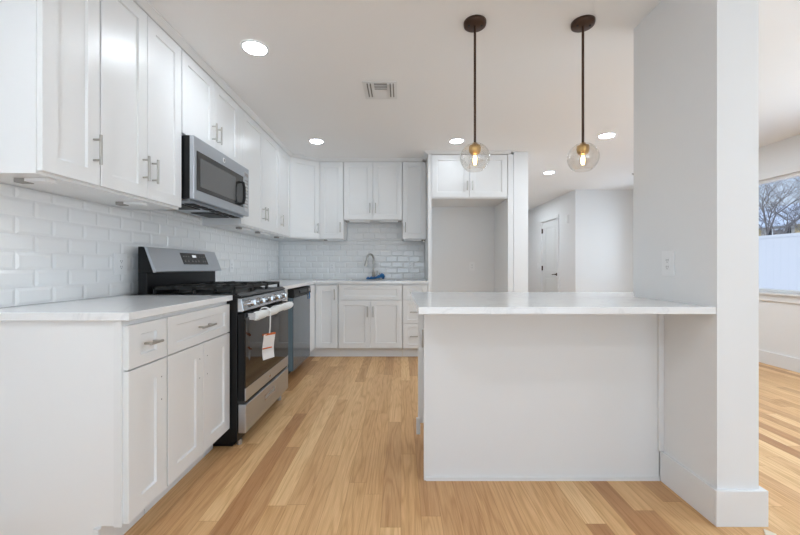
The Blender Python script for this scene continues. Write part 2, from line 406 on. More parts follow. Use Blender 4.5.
# corner blind cabinet (L piece by the dishwasher) and single door on the back run
YD = 4.32
t = thing('base_cabinet', (-1.3, 4.5, 0), 'white corner base cabinet between dishwasher and sink cabinet with one tall door', 'cabinet')
poly = [(XW+.001, 4.112), (XB, 4.112), (XB, YD+.02), (-.742, YD+.02), (-.742, YB-.001), (XW+.001, YB-.001)]
ptoe = [(XW+.001, 4.112), (XT, 4.112), (XT, 4.412), (-.742, 4.412), (-.742, YB-.001), (XW+.001, YB-.001)]
MB().prism(poly, .115, .883).prism(ptoe, 0, .115).build('body', M['cab'], t)
bx(XB, XD, 4.114, YD+.018, ZB, .872).build('filler_strip', M['cab'], t)
d = shaker((-1.002, YD+.02, ZB), (1,0,0), (0,-1,0), .25, ZT-ZB, t)
pull((-.783, YD, .755), (0,0,1), (0,-1,0), d)
def back_base(x0, x1, label):
    t = thing('base_cabinet', ((x0+x1)/2, 4.64, 0), label, 'cabinet')
    MB().box(x0, x1, YD+.02, YB-.001, .115, .883 if label.find('sink') < 0 else .68).box(x0, x1, 4.412, YB-.001, 0, .115).build('body', M['cab'], t)
    return t
x0, x1 = -.740, .016
t = thing('base_cabinet', (-.36, 4.64, 0), 'white sink base cabinet with one false drawer front over two doors', 'cabinet')
MB().box(x0, x1, YD+.02, YB-.001, .115, .66).box(x0, x1, YD+.02, YD+.04, .66, .883).box(x0, x0+.018, YD+.04, YB-.001, .66, .883).box(x1-.018, x1, YD+.04, YB-.001, .66, .883).box(x0, x1, 4.412, YB-.001, 0, .115).build('body', M['cab'], t)
shaker((x0+.004, YD+.02, .692), (1,0,0), (0,-1,0), .748, ZT-.692, t, rail=.058, vr=.042, name='false_drawer')
for i in range(2):
    d = shaker((x0+.004+i*.3755, YD+.02, ZB), (1,0,0), (0,-1,0), .3725, .686-ZB, t)
    pull((x0+.004+(.3725-.033 if i == 0 else .3755+.033), YD, .555), (0,0,1), (0,-1,0), d)
t = thing('base_cabinet', (.17, 4.64, 0), 'white three-drawer base cabinet beside the fridge alcove', 'cabinet')
MB().box(.018, .318, YD+.02, YB-.001, .115, .883).box(.018, .318, 4.412, YB-.001, 0, .115).build('body', M['cab'], t)
for z0, z1 in ((.692, ZT), (.413, .686), (ZB, .407)):
    d = shaker((.022, YD+.02, z0), (1,0,0), (0,-1,0), .292, z1-z0, t, rail=.058, vr=.045, name='drawer')
    pull((.168, YD, (z0+z1)/2), (1,0,0), (0,-1,0), d)

# countertops
ct = MB().box(XW+.0005, -1.005, 1.352, 2.187, .884, .914).build('countertop', M['quartz'], None, .002)
tag(ct, 'white veined quartz countertop at the near left, left of the range', 'countertop')
YCF = 4.30
q = MB().prism([(XW+.0005, 3.035), (-1.005, 3.035), (-1.005, YCF), (-.66, YCF), (-.66, YB-.0005), (XW+.0005, YB-.0005)], .884, .914)
q.box(-.06, .318, YCF, YB-.0005, .884, .914).box(-.66, -.06, YCF, 4.40, .884, .914).box(-.66, -.06, 4.80, YB-.0005, .884, .914)
ct = q.build('countertop', M['quartz'], None)
tag(ct, 'white quartz countertop turning the corner over the dishwasher and sink', 'countertop')
q = MB(); sx0, sx1, sy0, sy1 = -.655, -.065, 4.405, 4.795
q.box(sx0, sx1, sy0, sy1, .70, .705).box(sx0, sx0+.004, sy0, sy1, .705, .905).box(sx1-.004, sx1, sy0, sy1, .705, .905).box(sx0, sx1, sy0, sy0+.004, .705, .905).box(sx0, sx1, sy1-.004, sy1, .705, .905)
s_ = thing('sink', (-.36, 4.6, .70), 'stainless undermount kitchen sink below the faucet', 'sink')
q.build('basin', M['steel'], s_); MB().lathe([(0, .7055), (.04, .7055), (.045, .709), (.05, .7055)], (-.36, 4.6, 0), 20).build('drain', M['steel2'], s_)
# faucet
f_ = thing('faucet', (-.367, 4.875, .914), 'brushed steel gooseneck kitchen faucet behind the sink', 'faucet')
bxx, by = -.367, 4.875
MB().lathe([(0,0),(.028,0),(.028,.006),(.024,.012),(.024,.012),(.021,.10),(.014,.105),(0,.105)], (bxx, by, .914), 20).build('base', M['nickel'], f_)
pts = [(bxx, by, 1.0), (bxx, by, 1.18)]
dx, dy = -.78, -.62
for k in range(1, 13):
    a = PI*k/12*1.03; rr = .052
    pts.append((bxx+dx*(rr-rr*math.cos(a)), by+dy*(rr-rr*math.cos(a)), 1.18+.068*math.sin(a)))
MB().tube(pts, .0125, 12).build('spout', M['nickel'], f_)
e = pts[-1]
MB().tube([e, (e[0]-.006, e[1]-.003, e[2]-.03), (e[0]-.016, e[1]-.01, e[2]-.085)], [.016, .018, .020], 14).build('spray_head', M['nickel'], f_)
MB().tube([(bxx+.022, by, .97), (bxx+.045, by, .972), (bxx+.05, by-.0, 1.03)], .006, 10).build('lever', M['nickel'], f_)
sd = thing('soap_dispenser', (-.286, 4.87, .914), 'small steel soap dispenser right of the faucet', 'soap dispenser')
MB().lathe([(0,0),(.018,0),(.018,.01),(.009,.015),(.007,.085),(0,.085)], (-.286, 4.87, .914), 16).build('pump', M['nickel'], sd)
MB().tube([(-.286, 4.87, .99), (-.286, 4.83, .985)], .005, 8).build('nozzle', M['nickel'], sd)
# blue film
def blue():
    mb = MB(); n, m = 22, 8; vs = []; fs = []
    for i in range(n+1):
        t_ = i/n
        for j in range(m+1):
            s2 = j/m-.5
            wv = .075*math.sin(PI*min(1, t_*1.05+.04))**.6
            x = -.455+.225*t_; yv = 4.80+.02*t_+s2*wv
            z = .918+.055*t_**1.6 + .012*math.sin(9*t_+5*s2)+.008*math.sin(23*t_-6*s2) - .05*abs(s2)*t_ + .012
            vs.append((x, yv-.01, max(z, .9165)))
    for i in range(n):
        for j in range(m): a = i*(m+1)+j; fs.append((a, a+1, a+m+2, a+m+1))
    mb.add(vs, fs, True); mb.tube([(-.235, 4.80, .985), (-.228, 4.80, .955), (-.237, 4.80, .925)], [.012, .02, .012], 10)
    mb.tube([(-.45, 4.78, .922), (-.38, 4.79, .93), (-.30, 4.79, .945), (-.24, 4.80, .965)], [.006, .014, .016, .02], 10)
    o = mb.build('plastic_wrap', M['blue']); sl = o.modifiers.new('s', 'SOLIDIFY'); sl.thickness = .002
    return o
tag(blue(), 'crumpled blue plastic wrap lying at the foot of the faucet', 'plastic wrap')

# uppers
UX = -1.33; UB = UX-.02; UZ0, UZ1 = 1.43, 2.407
def left_upper(y0, y1, label, doors, hs, zb=UZ0, dz=1.442, ins=(.004, .004), grp=None):
    t = thing('wall_cabinet', (-1.5, (y0+y1)/2, zb), label, 'cabinet')
    bx(XW+.001, UB, y0, y1, zb, 2.41).build('body', M['cab'], t)
    if ins[1] > .02: bx(UB, UX-.001, y1-ins[1]+.003, y1-.0005, dz, UZ1).build('filler_strip', M['cab'], t)
    if ins[0] > .02: bx(UB, UX-.001, y0+.0005, y0+ins[0]-.003, dz, UZ1).build('filler_strip', M['cab'], t)
    a0, a1 = y0+ins[0], y1-ins[1]; w = (a1-a0-(doors-1)*.003)/doors
    for i in range(doors):
        a = a0+i*(w+.003)
        d = shaker((UB, a, dz), (0,1,0), (1,0,0), w, UZ1-dz, t)
        hy = a+w-.033 if hs[i] > 0 else a+.033
        pull((UX, hy, dz+.148 if dz < 1.8 else dz+.128), (0,0,1), (1,0,0), d)
    return t
left_upper(1.352, 1.620, 'nearest white upper cabinet at the left edge, single door', 1, [1], ins=(.006, .003))
left_upper(1.621, 2.221, 'white two-door upper cabinet just left of the microwave', 2, [1, -1], ins=(.004, .003))
left_upper(2.223, 3.046, 'short white two-door upper cabinet above the microwave', 2, [1, -1], zb=1.892, dz=1.90, ins=(.004, .046))
left_upper(3.048, 4.006, 'white two-door upper cabinet just right of the microwave', 2, [1, -1], ins=(.042, .003))
left_upper(4.007, 4.405, 'narrow white upper cabinet beside the angled corner cabinet', 1, [-1], ins=(.003, .004))
YU = 4.625; 
t = thing('wall_cabinet', (-1.45, 4.75, UZ0), 'angled white corner upper cabinet with one door', 'cabinet')
MB().prism([(XW+.001, 4.407), (UB, 4.407), (-1.032, YU+.02), (-1.032, YB-.001), (XW+.001, YB-.001)], UZ0, 2.41).build('body', M['cab'], t)
A3 = Vector((UB, 4.407, 0)); B3 = Vector((-1.032, YU+.02, 0)); u3 = (B3-A3).normalized(); n3 = Vector((u3.y, -u3.x, 0)); L3 = (B3-A3).length
d = shaker(tuple(A3+u3*.010+n3*.001+Vector((0,0,1.442))), u3, n3, L3-.02, UZ1-1.442, t)
pull(tuple(A3+u3*(L3-.010-.035)+n3*.021+Vector((0,0,1.562))), (0,0,1), n3, d)
def back_upper(x0, x1, label, doors, hs, zb=UZ0):
    t = thing('wall_cabinet', ((x0+x1)/2, 4.8, zb), label, 'cabinet')
    bx(x0, x1, YU+.02, YB-.001, zb, 2.41).build('body', M['cab'], t)
    a0, a1 = x0+.004, x1-.004; w = (a1-a0-(doors-1)*.004)/doors; dz = zb+.008
    for i in range(doors):
        a = a0+i*(w+.004)
        d = shaker((a, YU+.02, dz), (1,0,0), (0,-1,0), w, UZ1-dz, t)
        pull((a+w-.033 if hs[i] > 0 else a+.033, YU, dz+.14), (0,0,1), (0,-1,0), d)
back_upper(-1.030, -.728, 'tall white upper cabinet between the angled corner one and the cabinet over the sink', 1, [1])
back_upper(-.726, .016, 'short white two-door upper cabinet above the sink', 2, [1, -1], zb=1.672)
back_upper(.018, .318, 'tall narrow white upper cabinet beside the fridge alcove', 1, [-1])
# fridge surround
YF = 4.32
t = thing('fridge_cabinet', (.8, 4.6, 0), 'tall white fridge surround with two doors over an empty alcove', 'cabinet')
bx(.36, 1.262, YF+.02, YB-.001, 1.89, 2.41).build('body', M['cab'], t)
bx(.320, .36, YF, YB-.001, 0, 2.41).build('side_panel', M['cab'], t, .001)
MB().box(1.262, 1.280, YF, YB-.001, 0, 2.41).box(1.280, 1.326, YF, YF+.02, 0, 2.41).build('side_panel', M['cab'], t, .001)
for i in range(2):
    a = .364+i*.4475
    d = shaker((a, YF+.02, 1.902), (1,0,0), (0,-1,0), .444, 2.405-1.902, t)
    pull((a+.444-.03 if i == 0 else a+.03, YF, 2.035), (0,0,1), (0,-1,0), d, L=.11)
# crown moulding, mitred runs
def crown(path, name):
    prof = [(0, 2.41), (.012, 2.41), (.02, 2.418), (.036, 2.430), (.042, 2.433), (.042, 2.4395), (0, 2.4395)]
    pts = [Vector((x, y)) for x, y in path]; rings = []
    for i, p in enumerate(pts):
        ds = []
        if i > 0: ds.append((p-pts[i-1]).normalized())
        if i < len(pts)-1: ds.append((pts[i+1]-p).normalized())
        ns = [Vector((d.y, -d.x)) for d in ds]; nn = sum(ns, Vector((0,0))).normalized(); sc = 1/max(.3, nn.dot(ns[0]))
        rings.append([(p.x+nn.x*o*sc, p.y+nn.y*o*sc, z) for o, z in prof])
    vs = [v for r in rings for v in r]; k = len(prof)
    fs = [(i*k+j, i*k+(j+1)%k, (i+1)*k+(j+1)%k, (i+1)*k+j) for i in range(len(pts)-1) for j in range(k)]
    fs += [tuple(range(k)), tuple(range((len(pts)-1)*k, len(pts)*k))]
    struct(name, MB().add(vs, fs), M['cab'])
crown([(XW+.002, 1.352), (UB+.014, 1.352), (UB+.014, 4.402), (-1.038, YU+.006), (.276, YU+.006)], 'trim_1')
crown([(.32, 4.62), (.32, YF+.002), (1.29, YF+.002)], 'trim_2')

# ------------------------------------------------------------------ under-cabinet light bars
def light_bar(x0, y0, x1, y1, z, label, lit=False):
    t = thing('light_bar', ((x0+x1)/2, (y0+y1)/2, z), label, 'light', 'under-cabinet light bars')
    a = Vector((x0, y0, 0)); b = Vector((x1, y1, 0)); u = (b-a).normalized(); n = Vector((-u.y, u.x, 0)); L = (b-a).length
    T = Matrix.Identity(4); T.col[0][:3] = u; T.col[1][:3] = n; T.col[3][:3] = (x0, y0, z)
    MB().box(.03, L-.005, -.022, .022, -.014, -.001, T).build('bar', M['plate'], t)
    MB().box(-.015, .028, -.018, .018, -.017, -.001, T).build('connector', M['grey'], t)
    if lit: MB().lathe([(0, -.019), (.006, -.018), (.006, -.0165)], (x0+u.x*.0, y0+u.y*.0, z), 10).build('diode', M['spotled'], t)
light_bar(-1.49, 1.44, -1.37, 1.44, 1.43, 'light bar under the nearest upper cabinet, a dark connector on its end')
light_bar(-1.50, 1.96, -1.37, 1.96, 1.43, 'light bar under the two-door cabinet left of the microwave')
light_bar(-1.42, 3.20, -1.42, 3.46, 1.43, 'light bar under the cabinet just right of the microwave, nearer of the two')
light_bar(-1.42, 3.62, -1.42, 3.92, 1.43, 'light bar under the cabinet just right of the microwave, farther of the two')
light_bar(-1.44, 4.22, -1.40, 4.33, 1.43, 'light bar under the narrow cabinet beside the angled corner one')
light_bar(-.97, 4.69, -.75, 4.69, 1.43, 'light bar under the tall cabinet left of the sink')
light_bar(-.69, 4.70, -.40, 4.70, 1.672, 'light bar under the short cabinet above the sink, left one')
light_bar(-.01, 4.70, -.28, 4.70, 1.672, 'light bar under the short cabinet above the sink, right one')
light_bar(.29, 4.70, .05, 4.70, 1.43, 'light bar under the narrow cabinet beside the fridge alcove, glowing warm at one end', True)

# ------------------------------------------------------------------ range
def make_range():
    t = thing('gas_range', (-1.28, 2.61, 0), 'stainless and black freestanding gas range with wrapped door handle', 'stove')
    y0, y1 = 2.192, 3.026; XF = -.932; XO = -.982
    MB().box(-1.59, XO, y0, y1, .03, .895).box(-1.58, XO-.03, y0+.01, y1-.01, .004, .03).build('body', M['black'], t, .002)
    # cooktop slab with sloping front lip
    MB().prismY([(-1.60, .895), (-.965, .895), (-.955, .905), (-.985, .922), (-1.0, .916), (-1.60, .916)], y0-.001, y1+.001).build('cooktop', M['black'], t, .001)
    # control panel
    cp = MB().prismY([(XO+.002, .812), (-.948, .812), (-.944, .818), (-.958, .893), (XO+.002, .893)], y0+.002, y1-.002).build('control_panel', M['steel2'], t, .002)
    for k in range(5):
        y = y0+.11+k*(y1-y0-.22)/4
        a = math.radians(10.5); nx, nz = math.cos(a), math.sin(a); c = Vector((-.951, y, .854))
        d = Vector((nx, 0, nz)); kb = MB()
        kb.tube([c, c+d*.008], .026, 20); kb.tube([c+d*.008, c+d*.032], [.021, .018], 20)
        kk = kb.build('knob', M['steel2'], cp)
        T = frame_T(c+d*.03, (0,1,0), d)
        g = MB().box(-.004, .004, 0, .009, -.017, .017, T); g.build('grip', M['steel2'], kk, .001)
    # oven door
    MB().box(XO+.004, XF-.006, y0+.004, y1-.004, .277, .802).build('oven_door', M['black'], t, .002)
    od = [o for o in t.children if o.name.startswith('oven_door')][0] if t.children else None
    return t, y0, y1, XF, XO
rg, ry0, ry1, XF, XO = make_range()
bx(XF-.006, XF, ry0+.004, ry1-.004, .352, .775).build('oven_glass', M['blackglass'], rg, .001)
bx(XF-.006, XF+.001, ry0+.004, ry1-.004, .277, .351).build('door_band', M['steel'], rg, .001)
bx(XF-.03, XF-.0065, ry0+.0025, ry0+.0045, .30, .775).build('door_edge', M['black'], rg)
bd = MB().lathe([(0, .002), (.013, .002), (.014, .0005)], (XF, 2.60, .312), 24, axis='x').build('badge', M['steel2'], rg)
MB().lathe([(.0095, .0028), (.0105, .0028)], (XF, 2.60, .312), 24, axis='x').build('badge_ring', M['slot'], bd)
dr = MB().box(XO+.004, XF+.001, ry0+.003, ry1-.003, .082, .255).build('storage_drawer', M['steel'], rg, .006)
q = MB().box(XF, XF+.003, 2.50, 2.70, .168, .172).box(XF, XF+.003, 2.50, 2.70, .202, .206).box(XF, XF+.003, 2.50, 2.504, .172, .202).box(XF, XF+.003, 2.696, 2.70, .172, .202)
q.build('recessed_pull', M['steel2'], dr); bx(XF, XF+.0015, 2.504, 2.696, .172, .202).build('pull_recess', M['grey'], dr)
MB().box(XO+.002, XF-.01, ry0+.004, ry1-.004, .257, .275).build('vent_gap', M['gap'], rg)
for yy in (ry0+.05, ry1-.05): MB().tube([(-.99, yy, 0), (-.99, yy, .03)], .016, 12).build('leveling_foot', M['steel'], rg)
# wrapped handle
for yy in (ry0+.045, ry1-.05): bx(XF-.002, -.885, yy-.014, yy+.014, .760, .802).build('handle_bracket', M['steel2'], rg, .002)
pts = []; rs = []
for k in range(26):
    f = k/25; pts.append((-.892+.002*math.sin(19*f), ry0+.035+f*(ry1-ry0-.085), .778+.002*math.sin(11*f+1)))
    rs.append(.0265+.0022*math.sin(17*f)+.0012*math.sin(43*f))
rs[0] = .022; rs[-1] = .018
MB().tube(pts, rs, 16).build('wrapped_handle', M['wrap'], rg, label='oven handle wrapped in white foam')
# grates
gy = [(ry0+.02, ry0+.28), (ry0+.285, ry1-.285), (ry1-.28, ry1-.012)]
for a, b in gy:
    g = MB(); z0, z1 = .944, .962; X0, X1 = -1.50, -1.00; w = .0075
    g.box(X0, X1, a, a+2*w, z0, z1).box(X0, X1, b-2*w, b, z0, z1).box(X0, X0+2*w, a, b, z0, z1).box(X1-2*w, X1, a, b, z0, z1).box((X0+X1)/2-w, (X0+X1)/2+w, a, b, z0, z1)
    for xx in ((X0*3+X1)/4, (X0+3*X1)/4): g.box(xx-w, xx+w, a, a+.085, z0, z1+.004).box(xx-w, xx+w, b-.085, b, z0, z1+.004)
    m_ = (a+b)/2
    for (p0, p1) in ((X0, X0+.085), (X1-.085, X1), ((X0+X1)/2-.09, (X0+X1)/2+.09)): g.box(p0, p1, m_-w, m_+w, z0, z1+.004)
    for xx in (X0+w, X1-w, (X0+X1)/2):
        for yy in (a+w, b-w): g.box(xx-w, xx+w, yy-w, yy+w, .917, z0)
    g.build('grate', M['iron'], rg, .0015)
for cx, cy in ((-1.38, ry0+.155), (-1.14, ry0+.155), (-1.26, 2.609), (-1.38, ry1-.155), (-1.14, ry1-.155)):
    MB().lathe([(0, .9165), (.05, .9165), (.052, .925), (.035, .927), (.036, .938), (.03, .941), (0, .941)], (cx, cy, 0), 24).build('burner', M['iron'], rg)
# backguard
MB().box(-1.59, -1.535, ry0+.02, ry1, .916, 1.05).prismY([(-1.59, 1.05), (-1.50, 1.05), (-1.552, 1.200), (-1.565, 1.206), (-1.59, 1.206)], ry0+.02, ry1).build('backguard', M['black'], rg, .002)
sp = MB().prismY([(-1.4985, 1.048), (-1.485, 1.048), (-1.483, 1.055), (-1.540, 1.203), (-1.552, 1.2045), (-1.553, 1.2005)], ry0+.022, ry1-.002).build('steel_panel', M['steel'], rg, .001)
u_ = Vector((-.057, 0, .148)).normalized(); n_ = Vector((.148, 0, .057)).normalized()
T = Matrix.Identity(4); T.col[0][:3] = (0,1,0); T.col[1][:3] = n_; T.col[2][:3] = u_; T.col[3][:3] = (-1.483, 0, 1.055)
dp = MB().box(2.53, 2.85, .0002, .002, .048, .134, T).build('display', M['blackglass'], sp)
MB().box(2.665, 2.715, .002, .0026, .100, .120, T).build('clock', M['clock'], dp)
q = MB()
for yy in (2.56, 2.59, 2.62, 2.76, 2.79, 2.82): q.box(yy-.006, yy+.006, .002, .0025, .105, .110, T)
for yy in (2.56, 2.60, 2.65, 2.69, 2.73, 2.79, 2.82): q.box(yy-.006, yy+.006, .002, .0025, .068, .073, T); q.box(yy-.004, yy+.004, .002, .0025, .078, .080, T)
q.build('buttons', M['grey'], dp)
# tag on the oven handle
tg = thing('paper_tag', (-.86, 2.40, .48), 'white paper hang tag with orange border hanging from the oven handle', 'tag')
T = Matrix.Translation((-.862, 2.40, 0)) @ Matrix.Rotation(math.radians(58), 4, 'Z')
q = MB(); vs = []; fs = []; nn = 8
for i in range(nn+1):
    z = .48+.165*i/nn; bow = .008*math.sin(PI*i/nn*1.4)
    vs += [(-.05, bow, z), (.045, bow+.006, z+.003), (.045, bow+.0072, z+.003), (-.05, bow+.0012, z)]
for i in range(nn):
    for k in range(4): fs.append((4*i+k, 4*i+(k+1)%4, 4*i+4+(k+1)%4, 4*i+4+k))
fs += [(0,1,2,3), (4*nn, 4*nn+1, 4*nn+2, 4*nn+3)]
pg = q.add(vs, fs, False, T).build('sheet', M['paper'], tg)
for bb in ((-.05, .045, -.006, .0085, .637, .648), (-.05, .02, -.0005, .0125, .550, .556)): MB().box(*bb, T).build('orange_stripe', M['orange'], pg)
q = MB()
for i, z in enumerate((.60, .59, .58, .51, .50, .49)): q.box(-.03, .02-.01*(i % 2), -.004, -.002, z, z+.003, T)
MB().tube([(-.862, 2.40, .644), (-.858, 2.40, .70), (-.856, 2.40, .795), (-.870, 2.40, .812), (-.892, 2.40, .817), (-.914, 2.40, .812), (-.925, 2.40, .795)], .0045, 8).build('zip_tie', M['plate'], tg)

# ------------------------------------------------------------------ dishwasher
dw = thing('dishwasher', (-1.34, 3.79, 0), 'dishwasher with blue protective film under the corner countertop', 'dishwasher')
MB().box(XW+.02, -1.072, 3.474, 4.108, .09, .868).box(XW+.02, -1.13, 3.474, 4.108, .0, .09).build('body', M['gap'], dw)
MB().box(-1.072, -1.022, 3.474, 4.108, .088, .785).build('door', M['film'], dw, .003, label='door under blue film')
bx(-1.071, -1.03, 3.4725, 3.4745, .09, .785).build('film_edge', M['film2'], dw)
cpn = MB().prismY([(-1.072, .79), (-1.018, .79), (-1.012, .80), (-1.018, .862), (-1.04, .868), (-1.072, .868)], 3.474, 4.108).build('control_panel', M['iron'], dw, .002)
q = MB().box(-1.0165, -1.008, 3.66, 3.93, .818, .845); q.build('pocket_handle', M['black'], cpn, .003)
bx(-1.020, -1.0135, 4.02, 4.08, .80, .85).build('label', M['grey'], cpn)
MB().tube([(-1.016, 4.05, .81), (-1.010, 4.05, .77), (-1.012, 4.06, .74), (-1.014, 4.04, .735)], .006, 8).build('tape', M['blue'], dw)

# ------------------------------------------------------------------ microwave
mw = thing('microwave', (-1.46, 2.63, 1.5), 'stainless over-the-range microwave above the gas range', 'microwave')
my0, my1, mz0, mz1 = 2.232, 3.036, 1.498, 1.886; XM = -1.262
MB().box(-1.654+.010, -1.29, my0, my1, mz0+.004, mz1).build('body', M['black'], mw)
md = MB().box(-1.289, XM, my0-.002, my1, mz0, mz1).build('front_panel', M['steel'], mw, .003)
bx(XM-.001, XM+.0025, my0+.028, 2.925, 1.557, 1.802).build('window', M['mwglass'], md, .002)
bx(XM+.0025, XM+.0035, my0+.065, 2.79, 1.585, 1.765).build('window_screen', M['mwinner'], md)
hz = MB().tube([(XM+.003, 2.86, 1.745), (XM+.030, 2.86, 1.74), (XM+.038, 2.86, 1.70), (XM+.038, 2.86, 1.62), (XM+.030, 2.86, 1.58), (XM+.003, 2.86, 1.575)], .011, 12).build('handle', M['black'], md)
kp = bx(XM, XM+.002, 2.945, 3.022, 1.53, 1.85).build('keypad', M['steel2'], md)
q = MB()
for r in range(9):
    for c in range(3): q.box(XM+.002, XM+.0026, 2.953+c*.022, 2.968+c*.022, 1.56+r*.027, 1.573+r*.027)
q.box(XM+.002, XM+.0028, 2.953, 3.013, 1.815, 1.84).build('buttons', M['grey'], kp)
bd = MB().lathe([(0, .003), (.016, .003), (.018, .0005)], (XM, 2.61, 1.842), 24, axis='x').build('badge', M['plate'], md)
MB().lathe([(0, .0036), (.009, .0036), (.0095, .003)], (XM, 2.61, 1.842), 20, axis='x').build('badge_mark', M['grey'], bd)
q = MB().box(-1.62, -1.30, my0+.02, my1-.02, mz0-.012, mz0+.003)
q.build('base_plate', M['steel'], mw)
for a, b in ((my0+.06, my0+.32), (my1-.32, my1-.06)):
    g = bx(-1.56, -1.40, a, b, mz0-.018, mz0-.0125).build('grease_filter', M['iron'], mw)
g = MB()
for k in range(7): g.box(-1.38+.0, -1.32, my0+.10+k*.1, my0+.17+k*.1, mz0-.016, mz0-.0125)
g.build('vent_slots', M['gap'], mw)

# ------------------------------------------------------------------ outlets
def outlet(c, u, n, label, w=.084, h=.124, cat='outlet', sw=False, grp=None):
    t = thing('light_switch' if sw else 'wall_outlet', c, label, cat)
    T = frame_T(c, u, n)
    MB().box(-w/2, w/2, .0, .006, -h/2, h/2, T).build('cover_plate', M['plate'], t, .002)
    dv = MB().box(-.0175, .0175, .006, .0085, -.034, .034, T).build('rocker' if sw else 'receptacle', M['plate'], t, .001)
    if not sw:
        s_ = MB()
        for z in (-.02, .013): s_.box(-.008, -.006, .0085, .009, z, z+.009, T).box(.005, .007, .0085, .009, z, z+.009, T).box(-.002, .002, .0085, .009, z-.008, z-.004, T)
        s_.build('slots', M['slot'], dv)
    return t
lx = XW+.0081
outlet((lx, 2.145, 1.10), (0,1,0), (1,0,0), 'white outlet on the left tiled wall, just left of the range', w=.10)
outlet((lx, 3.55, 1.09), (0,1,0), (1,0,0), 'white outlet on the left tiled wall, just right of the range')
outlet((lx, 4.56, 1.09), (0,1,0), (1,0,0), 'white outlet on the left tiled wall close to the room corner')
outlet((-.93, YB-.0081, 1.085), (1,0,0), (0,-1,0), 'white outlet on the back tiled wall left of the faucet', w=.075, h=.118)
outlet((.13, YB-.0081, 1.085), (1,0,0), (0,-1,0), 'white outlet on the back tiled wall right of the faucet', w=.075, h=.118)
outlet((.96, YB-.0002, 1.09), (1,0,0), (0,-1,0), 'white outlet in the empty fridge alcove', w=.075, h=.118)
outlet((1.3278, 1.815, 1.10), (0,1,0), (-1,0,0), 'white outlet on the short wall above the peninsula')
outlet((3.0698, 8.2, 1.10), (0,1,0), (-1,0,0), 'white light switch left of the hall door', cat='light switch', sw=True)
dc = thing('door_chime', (3.0698, 6.75, 1.95), 'small white rectangular plate high on the hall wall near the door', 'wall plate')
bx(3.045, 3.0698, 6.70, 6.78, 1.88, 2.03).build('cover', M['plate'], dc, .003)

# ------------------------------------------------------------------ peninsula
pn = thing('peninsula', (.7, 2.1, 0), 'white peninsula base with a plain back panel facing the viewer', 'cabinet')
px0, py0, py1 = .165, 1.872, 2.33
MB().prism([(px0, py0), (1.327, py0), (1.327, 2.092), (1.76, 2.092), (1.76, py1), (px0, py1)], .10, .883).prism([(px0+.0, py0), (1.327, py0), (1.327, 2.092), (1.76, 2.092), (1.76, py1-.06), (px0, py1-.06)], 0, .10).build('body', M['cab'], pn)
bx(.116, 1.311, 1.860, py0-.0005, 0, .883).build('back_panel', M['trim'], pn)
MB().box(.116, .126, 1.856, 1.860, 0, .883).box(1.302, 1.327, 1.846, 1.8595, .152, .883).box(.126, 1.311, 1.850, 1.860, 0, .018).build('corner_bead', M['trim'], pn, .001)
d = shaker((px0, 2.29, .13), (0,-1,0), (-1,0,0), .40, .74, pn, t=.02)
pull((px0-.02, 2.06, .68), (0,0,1), (-1,0,0), d, L=.10, off=.022)
MB().box(.108, .165, 2.305, py1, .10, .883).build('end_stile', M['cab'], pn)
MB().box(.096, .120, 2.29, 2.304, .035, .135).build('toe_block', M['trim'], pn)
q = MB().prism([(.074, 1.541), (1.3275, 1.541), (1.327, 2.092), (1.80, 2.092), (1.80, 2.445), (.064, 2.445)], .884, .914)
tag(q.build('countertop', M['quartz'], None, .002), 'long white quartz countertop on the peninsula below the pendants', 'countertop')

# ------------------------------------------------------------------ ceiling lights
def downlight(x, y, label, r=.068, m='lamp'):
    t = thing('recessed_light', (x, y, ZC), label, 'ceiling light', 'recessed ceiling lights')
    MB().lathe([(r*1.25, -.0002), (r*1.24, -.004), (r*1.05, -.006), (r, -.003)], (x, y, ZC), 36).build('trim_ring', M['trim'], t)
    MB().lathe([(0, -.0035), (r, -.0035), (r, -.001), (0, -.001)], (x, y, ZC), 36).build('lamp_disc', M[m], t)
downlight(-.905, 2.27, 'large round recessed ceiling light nearest the range', m='lamp1')
downlight(-.916, 3.96, 'round recessed ceiling light before the far left corner cabinets', m='lamp2')
downlight(.60, 3.95, 'round recessed ceiling light in front of the fridge surround', m='lamp2')
downlight(2.13, 3.79, 'round recessed ceiling light right of the pendants near the short wall')
downlight(2.135, 5.28, 'farthest round recessed ceiling light, toward the hall', m='lamp2')
downlight(-.905, .3, 'round recessed ceiling light behind the viewer on the left')
downlight(.7, -.9, 'round recessed ceiling light behind the viewer in the middle')
downlight(2.8, 1.0, 'added unseen round recessed ceiling light in the side room, behind the viewer')  # unseen lamp added to brighten the far wall
downlight(2.85, 4.2, 'added unseen round recessed ceiling light in the side room, hidden behind the short wall')  # lamp added out of sight to brighten the side room and far wall
downlight(2.25, 7.6, 'added unseen round recessed ceiling light at the end of the hall')  # unseen lamp added to brighten the hall
# vent
v = thing('air_vent', (-.16, 2.81, ZC), 'square white ceiling air vent between the recessed lights', 'vent')
MB().box(-.285, -.03, 2.675, 2.955, ZC-.005, ZC-.0002).build('frame', M['trim'], v, .001)
def slot(x0, x1, y0, y1): return MB().box(x0, x1, y0, y1, ZC-.0065, ZC-.0052)
T0 = MB()
for x in (-.255, -.232): T0.box(x, x+.009, 2.70, 2.915, ZC-.0065, ZC-.0052)
for x in (-.085, -.062): T0.box(x, x+.009, 2.70, 2.915, ZC-.0065, ZC-.0052)
T0.box(-.20, -.105, 2.70, 2.79, ZC-.0065, ZC-.0052)
T0.build('opening', M['ventdark'], v)
q = MB()
for x in (-.243, -.22, -.097, -.074): q.box(x-.001, x+.003, 2.70, 2.915, ZC-.014, ZC-.0052)
for y in (2.72, 2.745, 2.77): q.box(-.20, -.105, y-.001, y+.002, ZC-.010, ZC-.0066)
